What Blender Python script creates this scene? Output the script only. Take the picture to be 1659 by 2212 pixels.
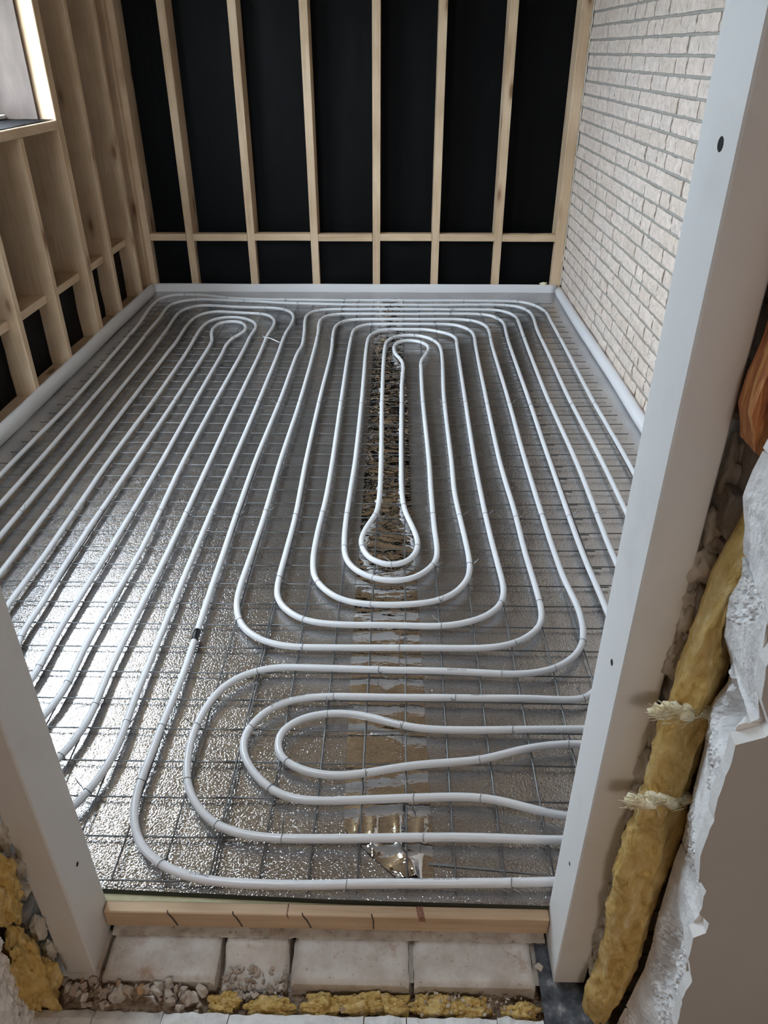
import bpy, bmesh, math, random
from mathutils import Vector, Matrix, noise as mn
for o in list(bpy.data.objects): bpy.data.objects.remove(o)
sc = bpy.context.scene
col = sc.collection
PI = math.pi
random.seed(7)

# ------------------------------------------------------------------ camera
def make_camera():
    f, p, yaw, roll = 1622.765, 0.550549, -0.0218253, -0.0023830
    cd = bpy.data.cameras.new('camera'); cam = bpy.data.objects.new('camera', cd); col.objects.link(cam)
    cy, sy = math.cos(yaw), math.sin(yaw)
    fw = Vector((sy*math.cos(p), cy*math.cos(p), -math.sin(p))); rt = Vector((cy, -sy, 0)); up = rt.cross(fw)
    c, s = math.cos(roll), math.sin(roll)
    r2 = rt*c+up*s; u2 = -rt*s+up*c
    m = Matrix((r2, u2, -fw)).transposed().to_4x4(); m.translation = Vector((-0.0245, -1.0011, 1.4375))
    cam.matrix_world = m
    cd.sensor_fit = 'HORIZONTAL'; cd.sensor_width = 36.0; cd.lens = 36.0*f/1659.0
    cd.clip_start = 0.02; cd.clip_end = 200
    sc.camera = cam
make_camera()

# ------------------------------------------------------------------ sky, lights, exposure
def make_world():
    w = bpy.data.worlds.new('overcast_sky'); sc.world = w; w.use_nodes = True
    nt = w.node_tree; nt.nodes.clear()
    out = nt.nodes.new('ShaderNodeOutputWorld'); bg = nt.nodes.new('ShaderNodeBackground')
    tc = nt.nodes.new('ShaderNodeTexCoord'); sep = nt.nodes.new('ShaderNodeSeparateXYZ')
    rp = nt.nodes.new('ShaderNodeValToRGB')
    rp.color_ramp.elements[0].position = 0.0; rp.color_ramp.elements[0].color = (0.265, 0.312, 0.375, 1)
    rp.color_ramp.elements[1].position = 1.0; rp.color_ramp.elements[1].color = (0.80, 0.90, 1.04, 1)
    nt.links.new(tc.outputs['Generated'], sep.inputs[0]); nt.links.new(sep.outputs['Z'], rp.inputs[0])
    nt.links.new(rp.outputs[0], bg.inputs[0]); bg.inputs[1].default_value = SKY
    nt.links.new(bg.outputs[0], out.inputs[0])
SKY = 38.0
make_world()
def area(name, loc, rot, sx, sy, energy=0, color=(1, 1, 1), portal=False, shape='RECTANGLE'):
    l = bpy.data.lights.new(name, 'AREA'); l.shape = shape; l.size = sx; l.size_y = sy; l.energy = energy; l.color = color
    o = bpy.data.objects.new(name, l); o.location = loc; o.rotation_euler = rot; col.objects.link(o)
    if portal: l.cycles.is_portal = True
    return o
area('window_portal', (-2.13, 2.15, 1.72), (0, -PI/2, 0), 1.2, 2.1, portal=True)
area('added_front_window_portal', (-1.42, -.36, 1.5), (PI/2, 0, 0), .74, 1.1, portal=True)  # portal for the added front window, out of view
area('added_roof_window_portal', (-.84, .13, 2.66), (0, 0, 0), .44, .46, portal=True)  # portal for the added roof window over the ceiling opening
ROOM_FILL = 16.0
area('room_fill_light', (0.3, -2.6, 2.28), (0, 0, 0), 0.5, 0.5, energy=ROOM_FILL, color=(1.0, 0.88, 0.77), shape='DISK')  # unseen warm fill, added to light the post fronts and plaster
sc.view_settings.view_transform = 'Standard'
try: sc.view_settings.look = 'None'
except Exception: pass
sc.view_settings.gamma = 1.0; sc.view_settings.use_curve_mapping = False
sc.view_settings.exposure = 0.42
sc.cycles.max_bounces = 10; sc.cycles.diffuse_bounces = 6; sc.cycles.glossy_bounces = 5

# ------------------------------------------------------------------ materials
class NT:
    def __init__(s, name):
        s.m = bpy.data.materials.new(name); s.m.use_nodes = True; s.t = s.m.node_tree
        s.b = s.t.nodes['Principled BSDF']
    def n(s, k, **kw):
        x = s.t.nodes.new(k)
        for a, v in kw.items():
            if a in x.inputs: x.inputs[a].default_value = v
            else: setattr(x, a, v)
        return x
    def l(s, a, b): s.t.links.new(a, b)
    def pos(s):
        return s.n('ShaderNodeNewGeometry').outputs['Position']
    def obj(s, rnd=True):
        o = s.n('ShaderNodeTexCoord').outputs['Object']
        if not rnd: return o
        r = s.n('ShaderNodeObjectInfo').outputs['Random']
        m = s.n('ShaderNodeMath', operation='MULTIPLY'); m.inputs[1].default_value = 37.0; s.l(r, m.inputs[0])
        a = s.n('ShaderNodeVectorMath', operation='ADD'); s.l(o, a.inputs[0]); s.l(m.outputs[0], a.inputs[1]); return a.outputs[0]
    def map(s, v, sc=(1, 1, 1)):
        m = s.n('ShaderNodeMapping'); m.inputs['Scale'].default_value = sc; s.l(v, m.inputs[0]); return m.outputs[0]
    def noise(s, v, scale, detail=3, rough=.5, dist=0):
        x = s.n('ShaderNodeTexNoise'); x.inputs['Scale'].default_value = scale; x.inputs['Detail'].default_value = detail
        x.inputs['Roughness'].default_value = rough; x.inputs['Distortion'].default_value = dist; s.l(v, x.inputs['Vector']); return x.outputs['Fac']
    def vor(s, v, scale, feature='F1'):
        x = s.n('ShaderNodeTexVoronoi'); x.feature = feature; x.inputs['Scale'].default_value = scale; s.l(v, x.inputs['Vector']); return x.outputs['Distance']
    def ramp(s, f, *st):
        r = s.n('ShaderNodeValToRGB'); e = r.color_ramp.elements
        while len(e) < len(st): e.new(.5)
        for k, (p, c) in enumerate(st):
            e[k].position = p; e[k].color = (c, c, c, 1) if not hasattr(c, '__len__') else (*c, 1)
        s.l(f, r.inputs[0]); return r.outputs[0]
    def mix(s, f, a, b, mode='MIX'):
        m = s.n('ShaderNodeMix'); m.data_type = 'RGBA'; m.blend_type = mode
        if hasattr(f, 'is_linked'): s.l(f, m.inputs[0])
        else: m.inputs[0].default_value = f
        for k, v in ((6, a), (7, b)):
            if hasattr(v, 'is_linked'): s.l(v, m.inputs[k])
            else: m.inputs[k].default_value = (*v, 1)
        return m.outputs[2]
    def bump(s, h, dist=.002, strength=1.0, prev=None):
        b = s.n('ShaderNodeBump'); b.inputs['Distance'].default_value = dist; b.inputs['Strength'].default_value = strength
        s.l(h, b.inputs['Height'])
        if prev is not None: s.l(prev, b.inputs['Normal'])
        s.l(b.outputs[0], s.b.inputs['Normal']); return b.outputs[0]
    def set(s, base=None, rough=None, metal=None, spec=None):
        i = s.b.inputs
        for k, v in (('Base Color', base), ('Roughness', rough), ('Metallic', metal), ('Specular IOR Level', spec)):
            if v is None: continue
            if hasattr(v, 'is_linked'): s.l(v, i[k])
            else: i[k].default_value = (*v, 1) if hasattr(v, '__len__') else v
        return s.m
M = {}
def mats():
    # embossed aluminium foil
    k = NT('embossed_foil'); p = k.pos()
    fine = k.noise(p, 210, 1.5, .55, .8)
    big = k.noise(k.map(p, (1, .35, 1)), 13, 2)
    dirt = k.ramp(k.noise(p, 5, 3), (.35, (.51, .495, .49)), (.7, (.61, .60, .595)))
    nb = k.bump(big, .004, .3); k.bump(fine, .0011, 1.0, nb)
    M['foil'] = k.set(dirt, .10, .91)
    k = NT('mirror_tape'); p = k.pos()
    k.bump(k.noise(k.map(p, (1, 2.2, 1)), 38, 2), .003, .5)
    M['tape'] = k.set((.80, .79, .78), .05, 1.0)
    k = NT('foil_underside'); M['foil_side'] = k.set((.035, .045, .035), .8)
    k = NT('pale_yellow_board'); p = k.pos(); M['pir'] = k.set(k.ramp(k.noise(p, 60), (.3, (.55, .52, .32)), (.7, (.66, .62, .42))), .9)
    # wood, grain along each axis
    for ax, sc3 in (('x', (1.4, 26, 26)), ('y', (26, 1.4, 26)), ('z', (26, 26, 1.4))):
        k = NT('spruce_grain_' + ax); v = k.obj()
        g = k.noise(k.map(v, sc3), 2.4, 5, .6, .5)
        c = k.ramp(g, (.28, (.58, .40, .245)), (.5, (.68, .50, .33)), (.72, (.74, .565, .39)))
        blot = k.ramp(k.noise(v, 3.1, 3), (.35, (.80, .76, .72)), (.62, (1, 1, 1)))
        c = k.mix(1.0, c, blot, 'MULTIPLY')
        ks = {'x': (2.6, 8, 8), 'y': (8, 2.6, 8), 'z': (8, 8, 2.6)}[ax]
        kn = k.ramp(k.vor(k.map(v, ks), 1.0), (.0, 1.0), (.08, .9), (.13, .35), (.24, 0.0))
        c = k.mix(kn, c, (.21, .095, .040))
        k.bump(g, .001, .3)
        M['wood_' + ax] = k.set(c, .65)
    k = NT('brown_reveal_board'); v = k.obj(); M['brownboard'] = k.set(k.ramp(k.noise(k.map(v, (4, 4, 1)), 3, 5, .6), (.3, (.045, .028, .020)), (.7, (.095, .068, .054))), .7)
    k = NT('ceiling_boards'); v = k.obj(); M['ceil'] = k.set(k.ramp(k.noise(k.map(v, (2, 20, 2)), 3, 4), (.3, (.28, .195, .145)), (.7, (.37, .265, .205))), .7)
    k = NT('black_membrane'); p = k.pos(); n1 = k.noise(k.map(p, (1, 1, .3)), 9, 3); n2 = k.noise(p, 420, 1)
    b1 = k.bump(n1, .012, .5); k.bump(n2, .0006, .35, b1)
    M['membrane'] = k.set((.003, .003, .0033), .55, None, .10)
    # white rock faced brick
    k = NT('rock_faced_white_brick'); p = k.pos(); r = k.n('ShaderNodeObjectInfo').outputs['Random']
    base = k.ramp(r, (0, (.66, .55, .465)), (.5, (.72, .61, .53)), (1, (.69, .595, .525)))
    mot = k.ramp(k.noise(p, 26, 4, .6), (.3, (.80, .78, .77)), (.65, (1.04, 1.03, 1.02)))
    c = k.mix(1.0, base, mot, 'MULTIPLY')
    pit = k.ramp(k.noise(k.map(p, (1, 1, .6)), 95, 2, .5), (.63, 0.0), (.70, 1.0))
    c = k.mix(pit, c, (.30, .27, .245))
    h = k.noise(p, 70, 4, .65); k.bump(h, .004, .55)
    M['brick'] = k.set(c, .9)
    k = NT('grey_mortar'); p = k.pos(); k.bump(k.noise(p, 160, 3), .002, .5)
    M['mortar'] = k.set(k.ramp(k.noise(p, 60, 3), (.3, (.31, .285, .25)), (.7, (.39, .36, .32))), .95)
    k = NT('old_brick_in_jamb'); p = k.pos(); k.bump(k.noise(p, 70, 5, .65), .006, .8)
    M['oldbrick'] = k.set(k.ramp(k.noise(p, 22, 5, .65), (.3, (.20, .165, .14)), (.55, (.34, .30, .265)), (.75, (.45, .41, .37))), .95)
    k = NT('sill_brick'); p = k.pos()
    c = k.ramp(k.noise(p, 14, 4, .6), (.3, (.46, .40, .35)), (.55, (.64, .60, .555)), (.75, (.72, .69, .65)))
    rust = k.ramp(k.noise(p, 17, 4, .7), (.56, 0.0), (.72, .75)); c = k.mix(rust, c, (.33, .17, .085))
    dust = k.ramp(k.noise(p, 150, 2), (.66, 0.0), (.74, .7)); c = k.mix(dust, c, (.24, .15, .09))
    k.bump(k.noise(p, 80, 4), .003, .5); M['sill'] = k.set(c, .9)
    k = NT('white_silicate_block'); p = k.pos()
    c = k.ramp(k.noise(p, 30, 5, .65), (.3, (.60, .59, .59)), (.55, (.80, .795, .79)), (.8, (.86, .86, .86)))
    k.bump(k.noise(p, 75, 5, .7), .005, .55); M['block'] = k.set(c, .95)
    k = NT('raw_plaster_edge'); p = k.pos(); k.bump(k.noise(p, 170, 3), .002, .5); M['plaster_edge'] = k.set((.77, .765, .75), .95)
    k = NT('grey_painted_plaster'); p = k.pos(); k.bump(k.noise(p, 260, 2), .0008, .35)
    M['plaster'] = k.set(k.ramp(k.noise(p, 6, 3), (.35, (.49, .51, .535)), (.7, (.52, .54, .565))), .85)
    k = NT('yellow_mineral_wool'); p = k.pos()
    c = k.ramp(k.noise(k.map(p, (1, 1, .35)), 40, 6, .68, 1.2), (.30, (.42, .25, .06)), (.46, (.68, .46, .15)), (.60, (.78, .58, .25)), (.72, (.88, .76, .48)))
    k.bump(k.noise(k.map(p, (1, 1, .5)), 130, 5, .75, 1.0), .006, .7); M['wool'] = k.set(c, 1.0)
    k = NT('pale_wool_fibres'); p = k.pos(); k.bump(k.noise(p, 200, 4), .004, .6); M['wool_pale'] = k.set(k.ramp(k.noise(p, 60), (.3, (.70, .60, .36)), (.7, (.86, .80, .62))), 1.0)
    k = NT('cream_foam'); p = k.pos(); k.bump(k.noise(p, 90, 3), .003, .5)
    M['foam'] = k.set(k.ramp(k.noise(p, 25, 4), (.3, (.42, .37, .31)), (.65, (.62, .58, .50))), .6)
    k = NT('white_primed_timber'); p = k.pos(); k.bump(k.noise(k.map(p, (40, 40, 3)), 3, 4), .0006, .35)
    sm = k.ramp(k.noise(p, 9, 4), (.55, (.74, .73, .715)), (.8, (.66, .64, .61))); M['primer'] = k.set(sm, .5)
    k = NT('white_plastic_pipe'); M['pipe'] = k.set((.69, .69, .705), .28, 0, .5)
    k = NT('white_edge_foam'); p = k.pos(); k.bump(k.noise(p, 55, 3), .002, .3); M['strip'] = k.set((.70, .685, .69), .55)
    k = NT('galvanised_wire'); M['wire'] = k.set((.17, .17, .175), .38, .85)
    k = NT('tie_wire'); M['tie'] = k.set((.30, .30, .31), .35, .95)
    k = NT('black_print'); M['print'] = k.set((.06, .06, .07), .6)
    k = NT('black_vinyl_tape'); M['black'] = k.set((.012, .012, .014), .35)
    k = NT('dark_hole'); M['hole'] = k.set((.01, .008, .007), .9)
    k = NT('rusty_nail_steel'); M['nail'] = k.set((.09, .07, .06), .5, .6)
    k = NT('rubble_stone'); p = k.pos(); r = k.n('ShaderNodeObjectInfo').outputs['Random']
    c = k.ramp(r, (0, (.50, .42, .35)), (.35, (.60, .55, .50)), (.7, (.42, .32, .24)), (.85, (.68, .66, .63)), (1, (.50, .30, .16)))
    mo = k.ramp(k.noise(p, 70, 4), (.3, (.72, .70, .68)), (.7, (1.05, 1.04, 1.02))); k.bump(k.noise(p, 160, 3), .002, .6)
    M['rubble'] = k.set(k.mix(1.0, c, mo, 'MULTIPLY'), .95)
    k = NT('grit'); p = k.pos(); k.bump(k.noise(p, 190, 4, .7), .006, .9)
    c = k.ramp(k.noise(p, 90, 4, .7), (.3, (.17, .11, .075)), (.5, (.36, .26, .18)), (.7, (.55, .46, .37))); M['grit'] = k.set(c, 1.0)
    k = NT('orange_split_wood'); v = k.pos()
    g = k.noise(k.map(v, (30, 30, 4)), 3, 5, .6, 1.2)
    c = k.ramp(g, (.25, (.16, .035, .012)), (.45, (.46, .15, .04)), (.6, (.62, .30, .10)), (.75, (.74, .50, .22))); k.bump(g, .005, .8)
    M['split'] = k.set(c, .6)
    k = NT('bitumen_felt'); p = k.pos(); k.bump(k.noise(p, 120, 4), .003, .6)
    M['bitumen'] = k.set(k.ramp(k.noise(p, 32, 5, .65), (.35, (.035, .042, .055)), (.55, (.11, .12, .14)), (.75, (.42, .42, .43))), .85)
    k = NT('grey_strip'); M['patch'] = k.set((.17, .165, .165), .3)
    k = NT('brown_resin_streak'); v = k.obj(False); M['streak'] = k.set(k.ramp(k.noise(v, 160, 3), (.3, (.16, .06, .04)), (.7, (.38, .19, .13))), .7)
    k = NT('white_upvc'); M['upvc'] = k.set((.80, .81, .82), .3)
    k = NT('interior_paint'); M['room'] = k.set((.52, .44, .36), .9)
    k = NT('interior_floor'); M['roomfloor'] = k.set((.30, .21, .14), .6)
    k = NT('garden_ground'); p = k.pos(); M['ground'] = k.set(k.ramp(k.noise(p, .6, 4), (.3, (.07, .09, .04)), (.7, (.16, .15, .11))), 1.0)
    # window glass: mostly clear with a faint gloss
    k = NT('window_glass'); k.t.nodes.remove(k.b)
    tr = k.n('ShaderNodeBsdfTransparent'); tr.inputs[0].default_value = (.93, .95, .94, 1); gl = k.n('ShaderNodeBsdfGlossy'); gl.inputs['Roughness'].default_value = .02
    mx = k.n('ShaderNodeMixShader'); mx.inputs[0].default_value = .06
    k.l(tr.outputs[0], mx.inputs[1]); k.l(gl.outputs[0], mx.inputs[2]); k.l(mx.outputs[0], k.t.nodes['Material Output'].inputs[0]); M['glass'] = k.m
mats()

# ------------------------------------------------------------------ builders
ORG = {}
class MB:
    def __init__(s): s.v = []; s.f = []; s.mi = []
    def add(s, vs, fs, mi=0):
        o = len(s.v); s.v += [tuple(v) for v in vs]; s.f += [tuple(i+o for i in f) for f in fs]; s.mi += [mi]*len(fs); return s
    def box(s, x0, x1, y0, y1, z0, z1, mi=0, ch=0):
        if ch <= 0:
            v = [(x, y, z) for x in (x0, x1) for y in (y0, y1) for z in (z0, z1)]
            return s.add(v, [(0, 1, 3, 2), (4, 6, 7, 5), (0, 4, 5, 1), (2, 3, 7, 6), (0, 2, 6, 4), (1, 5, 7, 3)], mi)
        bm = bmesh.new(); bmesh.ops.create_cube(bm, size=1)
        for v in bm.verts: v.co = Vector(((x0+x1)/2+v.co.x*(x1-x0), (y0+y1)/2+v.co.y*(y1-y0), (z0+z1)/2+v.co.z*(z1-z0)))
        bmesh.ops.bevel(bm, geom=list(bm.edges), offset=ch, segments=1 if ch < .006 else 3, affect='EDGES')
        return s.bm(bm, mi)
    def bm(s, bm, mi=0):
        bm.verts.index_update(); s.add([v.co[:] for v in bm.verts], [[v.index for v in f.verts] for f in bm.faces], mi); bm.free(); return s
    def tube(s, pts, r, n=6, mi=0, caps=True):
        pts = [Vector(p) for p in pts]; ring = []; vs = []; fs = []
        up = None
        for i, p in enumerate(pts):
            t = (pts[min(i+1, len(pts)-1)]-pts[max(i-1, 0)]).normalized()
            if up is None: up = Vector((0, 0, 1)) if abs(t.z) < .9 else Vector((1, 0, 0))
            a = t.cross(up).normalized(); b = a.cross(t).normalized(); up = b
            rr = r[i] if hasattr(r, '__len__') else r
            for k in range(n):
                th = 2*PI*k/n; vs.append(p+a*math.cos(th)*rr+b*math.sin(th)*rr)
        for i in range(len(pts)-1):
            for k in range(n):
                k2 = (k+1) % n; fs.append((i*n+k, i*n+k2, (i+1)*n+k2, (i+1)*n+k))
        if caps:
            fs.append(tuple(range(n))[::-1]); fs.append(tuple((len(pts)-1)*n+k for k in range(n)))
        return s.add(vs, fs, mi)
    def grid(s, fn, nu, nv, mi=0, flip=False):
        vs = [fn(i/nu, j/nv) for i in range(nu+1) for j in range(nv+1)]; fs = []
        for i in range(nu):
            for j in range(nv):
                a = i*(nv+1)+j; q = (a, a+nv+1, a+nv+2, a+1); fs.append(q[::-1] if flip else q)
        return s.add(vs, fs, mi)
    def prism(s, pts, d0, d1, axis='y', mi=0, side_mi=None):
        n = len(pts); mk = {'y': lambda a, b, d: (a, d, b), 'x': lambda a, b, d: (d, a, b), 'z': lambda a, b, d: (a, b, d)}[axis]
        vs = [mk(a, b, d0) for a, b in pts]+[mk(a, b, d1) for a, b in pts]
        o = len(s.v); s.add(vs, [tuple(range(n)), tuple(range(n, 2*n))[::-1]], mi)
        s.add([], [], mi)
        s.f += [(o+i, o+n+i, o+n+(i+1) % n, o+(i+1) % n) for i in range(n)]; s.mi += [mi if side_mi is None else side_mi]*n
        return s
    def blob(s, c, rad, sub=3, amp=.25, fr=3.0, seed=0, mi=0):
        bm = bmesh.new(); bmesh.ops.create_icosphere(bm, subdivisions=sub, radius=1)
        for v in bm.verts:
            d = v.co.normalized(); k = 1+amp*mn.fractal(d*fr+Vector((seed*7.3, seed*1.7, seed)), 1.0, 2.0, 3)
            v.co = Vector((c[0]+d.x*rad[0]*k, c[1]+d.y*rad[1]*k, c[2]+d.z*rad[2]*k))
        return s.bm(bm, mi)
    def roughen(s, amp, fr):
        s.v = [tuple(Vector(v)+mn.noise_vector(Vector(v)*fr)*amp) for v in s.v]; return s
    def mesh(s, name, mt, smooth=False, org=(0, 0, 0)):
        me = bpy.data.meshes.new(name); o = Vector(org)
        me.from_pydata([(v[0]-o.x, v[1]-o.y, v[2]-o.z) for v in s.v], [], s.f)
        for m in (mt if isinstance(mt, (list, tuple)) else [mt]): me.materials.append(m)
        if any(s.mi): me.polygons.foreach_set('material_index', s.mi)
        bm = bmesh.new(); bm.from_mesh(me); bmesh.ops.recalc_face_normals(bm, faces=bm.faces); bm.to_mesh(me); bm.free()
        if smooth: me.polygons.foreach_set('use_smooth', [True]*len(me.polygons))
        me.update(); return me
    def build(s, name, mt, parent=None, smooth=False, loc=None):
        org = ORG.get(parent.name, (0, 0, 0)) if parent else (loc or (0, 0, 0))
        me = s.mesh(name, mt, smooth, org); o = bpy.data.objects.new(name, me); col.objects.link(o)
        if parent: o.parent = parent
        else: o.location = org
        ORG[o.name] = org; return o
def place(name, me, parent, loc, rot=(0, 0, 0), scale=(1, 1, 1)):
    o = bpy.data.objects.new(name, me); col.objects.link(o)
    if parent:
        org = ORG.get(parent.name, (0, 0, 0)); o.parent = parent; o.location = Vector(loc)-Vector(org)
    else: o.location = loc
    o.rotation_euler = rot; o.scale = scale; return o
def tag(o, label, cat, group=None):
    o['label'] = label; o['category'] = cat
    if group: o['group'] = group
    return o
def empty(name, loc=(0, 0, 0)):
    o = bpy.data.objects.new(name, None); o.location = loc; col.objects.link(o); ORG[o.name] = tuple(loc); return o
def structure(o): o['kind'] = 'structure'; return o
def nz(x, y, z=0, s=1.0): return mn.noise(Vector((x*s, y*s, z*s)))
def lerp(tab, z):
    tab = sorted(tab)
    if z <= tab[0][0]: return tab[0][1]
    for (a, b), (c, d) in zip(tab, tab[1:]):
        if z <= c: return b+(d-b)*(z-a)/(c-a)
    return tab[-1][1]
# ================================================================== STRUCTURE
FZ = -0.012                       # top of the foil
# ---- floor: slab, insulation board, foil panels, joint tape
def make_floor():
    fl = structure(MB().box(-2.1, 1.25, -.12, 4.5, -.20, -.062).build('floor', M['mortar']))
    MB().box(-1.74, 1.06, -.127, 4.25, -.062, -.030).build('insulation_board', M['pir'], fl)
    def front(x): return lerp([(-1.8, -.105), (-.604, -.113), (-.297, -.122), (-.166, -.126), (.278, -.131), (1.2, -.131)], x)
    for n, (xa, xb, dz) in enumerate(((-1.735, -.05, 0), (-.05, 1.055, -.0006))):
        mb = MB(); nx = 24; ny = 60
        def top(u, v):
            x = xa+(xb-xa)*u; y0 = front(x); y = y0+(4.235-y0)*v
            z = FZ+dz+.0012*nz(x, y, n, 5)
            if v > .993: z += .024
            return (x, y, z)
        mb.grid(top, nx, ny, 0)
        bot = [(xa+(xb-xa)*i/nx, front(xa+(xb-xa)*i/nx)) for i in range(nx+1)]
        vs = [(x, y, FZ+dz+.0012*nz(x, y, n, 5)) for x, y in bot]+[(x, y+.001, -.030) for x, y in bot]
        mb.add(vs, [(i, i+1, nx+2+i, nx+1+i) for i in range(nx)], 1)
        mb.build('foil_panel', [M['foil'], M['foil_side']], fl, True)
    # crumpled mirror tape over the joint
    L = [(-.08, -.012), (-.03, -.075), (.033, -.136), (.05, -.137), (.54, -.151), (1.445, -.159), (2.42, -.165), (3.09, -.175), (4.2, -.18)]
    Rr = [(-.08, .056), (.545, .046), (1.52, .022), (2.43, .016), (3.09, -.004), (4.2, -.01)]
    L[0] = (-.08, -.02)
    nx = 26; ny = 760; mb = MB()
    def h(x, y):
        far = min(1, max(0, (y-.75)/.5)); k = 0
        w = .0035*nz(x*5, y*9, 1.3)*(.5+far)
        for o, (sx, sy, am) in enumerate(((9, 20, .006), (19, 46, .0042))):
            r = 1-abs(nz(x*sx+3*nz(x*4, y*6, 5), y*sy+2*nz(x*6, y*5, 9), o*11.3))*2
            k += am*max(0, r)**2*(.30+.55*far)
        if y < .15: k += .012*max(0, 1-abs(nz(x*26, y*5, 4.4))*2.6)**2*max(0, (.15-y)/.2)
        return max(.0006, w+k)
    def top(u, v):
        y = -.08+4.22*v; a = lerp(L, y); b = lerp(Rr, y)+.003*nz(y*40, 1, 7); x = a+(b-a)*u
        e = min(1, 6*min(u, 1-u)); return (x, y, FZ+.0012+h(x, y)*(.25+.75*e))
    mb.grid(top, nx, ny); mb.build('joint_tape', M['tape'], fl, True)
    # dark strip by the tape end is built near the end of the script
    return fl
FLOOR = make_floor()

# ---- back wall
def make_back():
    r = structure(MB().box(-2.05, 1.3, 4.47, 4.53, -.1, 2.45).build('wall_back', M['ceil']))
    mb = MB(); mb.grid(lambda u, v: (-1.95+3.1*u, 4.42+.012*nz(u*9, v*2, 3)+.01*nz(u*3, v*5, 8), .33+2.1*v), 60, 30); mb.build('membrane', M['membrane'], r, True)
    def low(u, v):
        x = -1.95+3.1*u; z = -.02+.40*v
        return (x, 4.312+.010*nz(x*3, z*5, 3)+.008*math.sin(v*5)*nz(x*2.2, 3, 1), z)
    mb = MB(); mb.grid(low, 90, 14); mb.build('membrane', M['membrane'], r, True)
    MB().box(-1.95, 1.08, 4.255, 4.31, -.06, -.005).build('sole_plate', M['wood_x'], r)
    XS = [(-1.469, -1.461), (-1.056, -1.046), (-.628, -.628), (-.213, -.202), (.186, .189), (.606, .599)]
    xs = []
    for a, b in XS:
        def top(z): return a+(b-a)*z/1.65
        mb = MB(); w = .049
        v = [(top(z)+dx, y, z) for z in (-.005, 2.42) for dx in (0, w) for y in (4.25, 4.415)]
        mb.add(v, [(0, 1, 3, 2), (4, 6, 7, 5), (0, 4, 5, 1), (2, 3, 7, 6), (0, 2, 6, 4), (1, 5, 7, 3)]); mb.build('stud', M['wood_z'], r); xs.append((a, a+w))
    MB().box(-1.965, -1.7535, 4.196, 4.244, .034, 2.42, ch=.003).build('stud', M['wood_z'], r)
    MB().box(-1.80, -1.714, 4.25, 4.41, -.005, 2.42, ch=.003).build('stud', M['wood_z'], r)
    MB().box(1.012, 1.077, 4.25, 4.41, -.005, 2.42, ch=.003).build('stud', M['wood_z'], r)
    edges = [-1.714]+[q for p in xs for q in p]+[1.012]
    for i in range(0, len(edges), 2):
        dz = random.uniform(-.003, .003)
        MB().box(edges[i]+.0005, edges[i+1]-.0005, 4.252, 4.311, .348+dz, .393+dz, ch=.002).build('nogging', M['wood_x'], r)
    return r
make_back()

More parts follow.
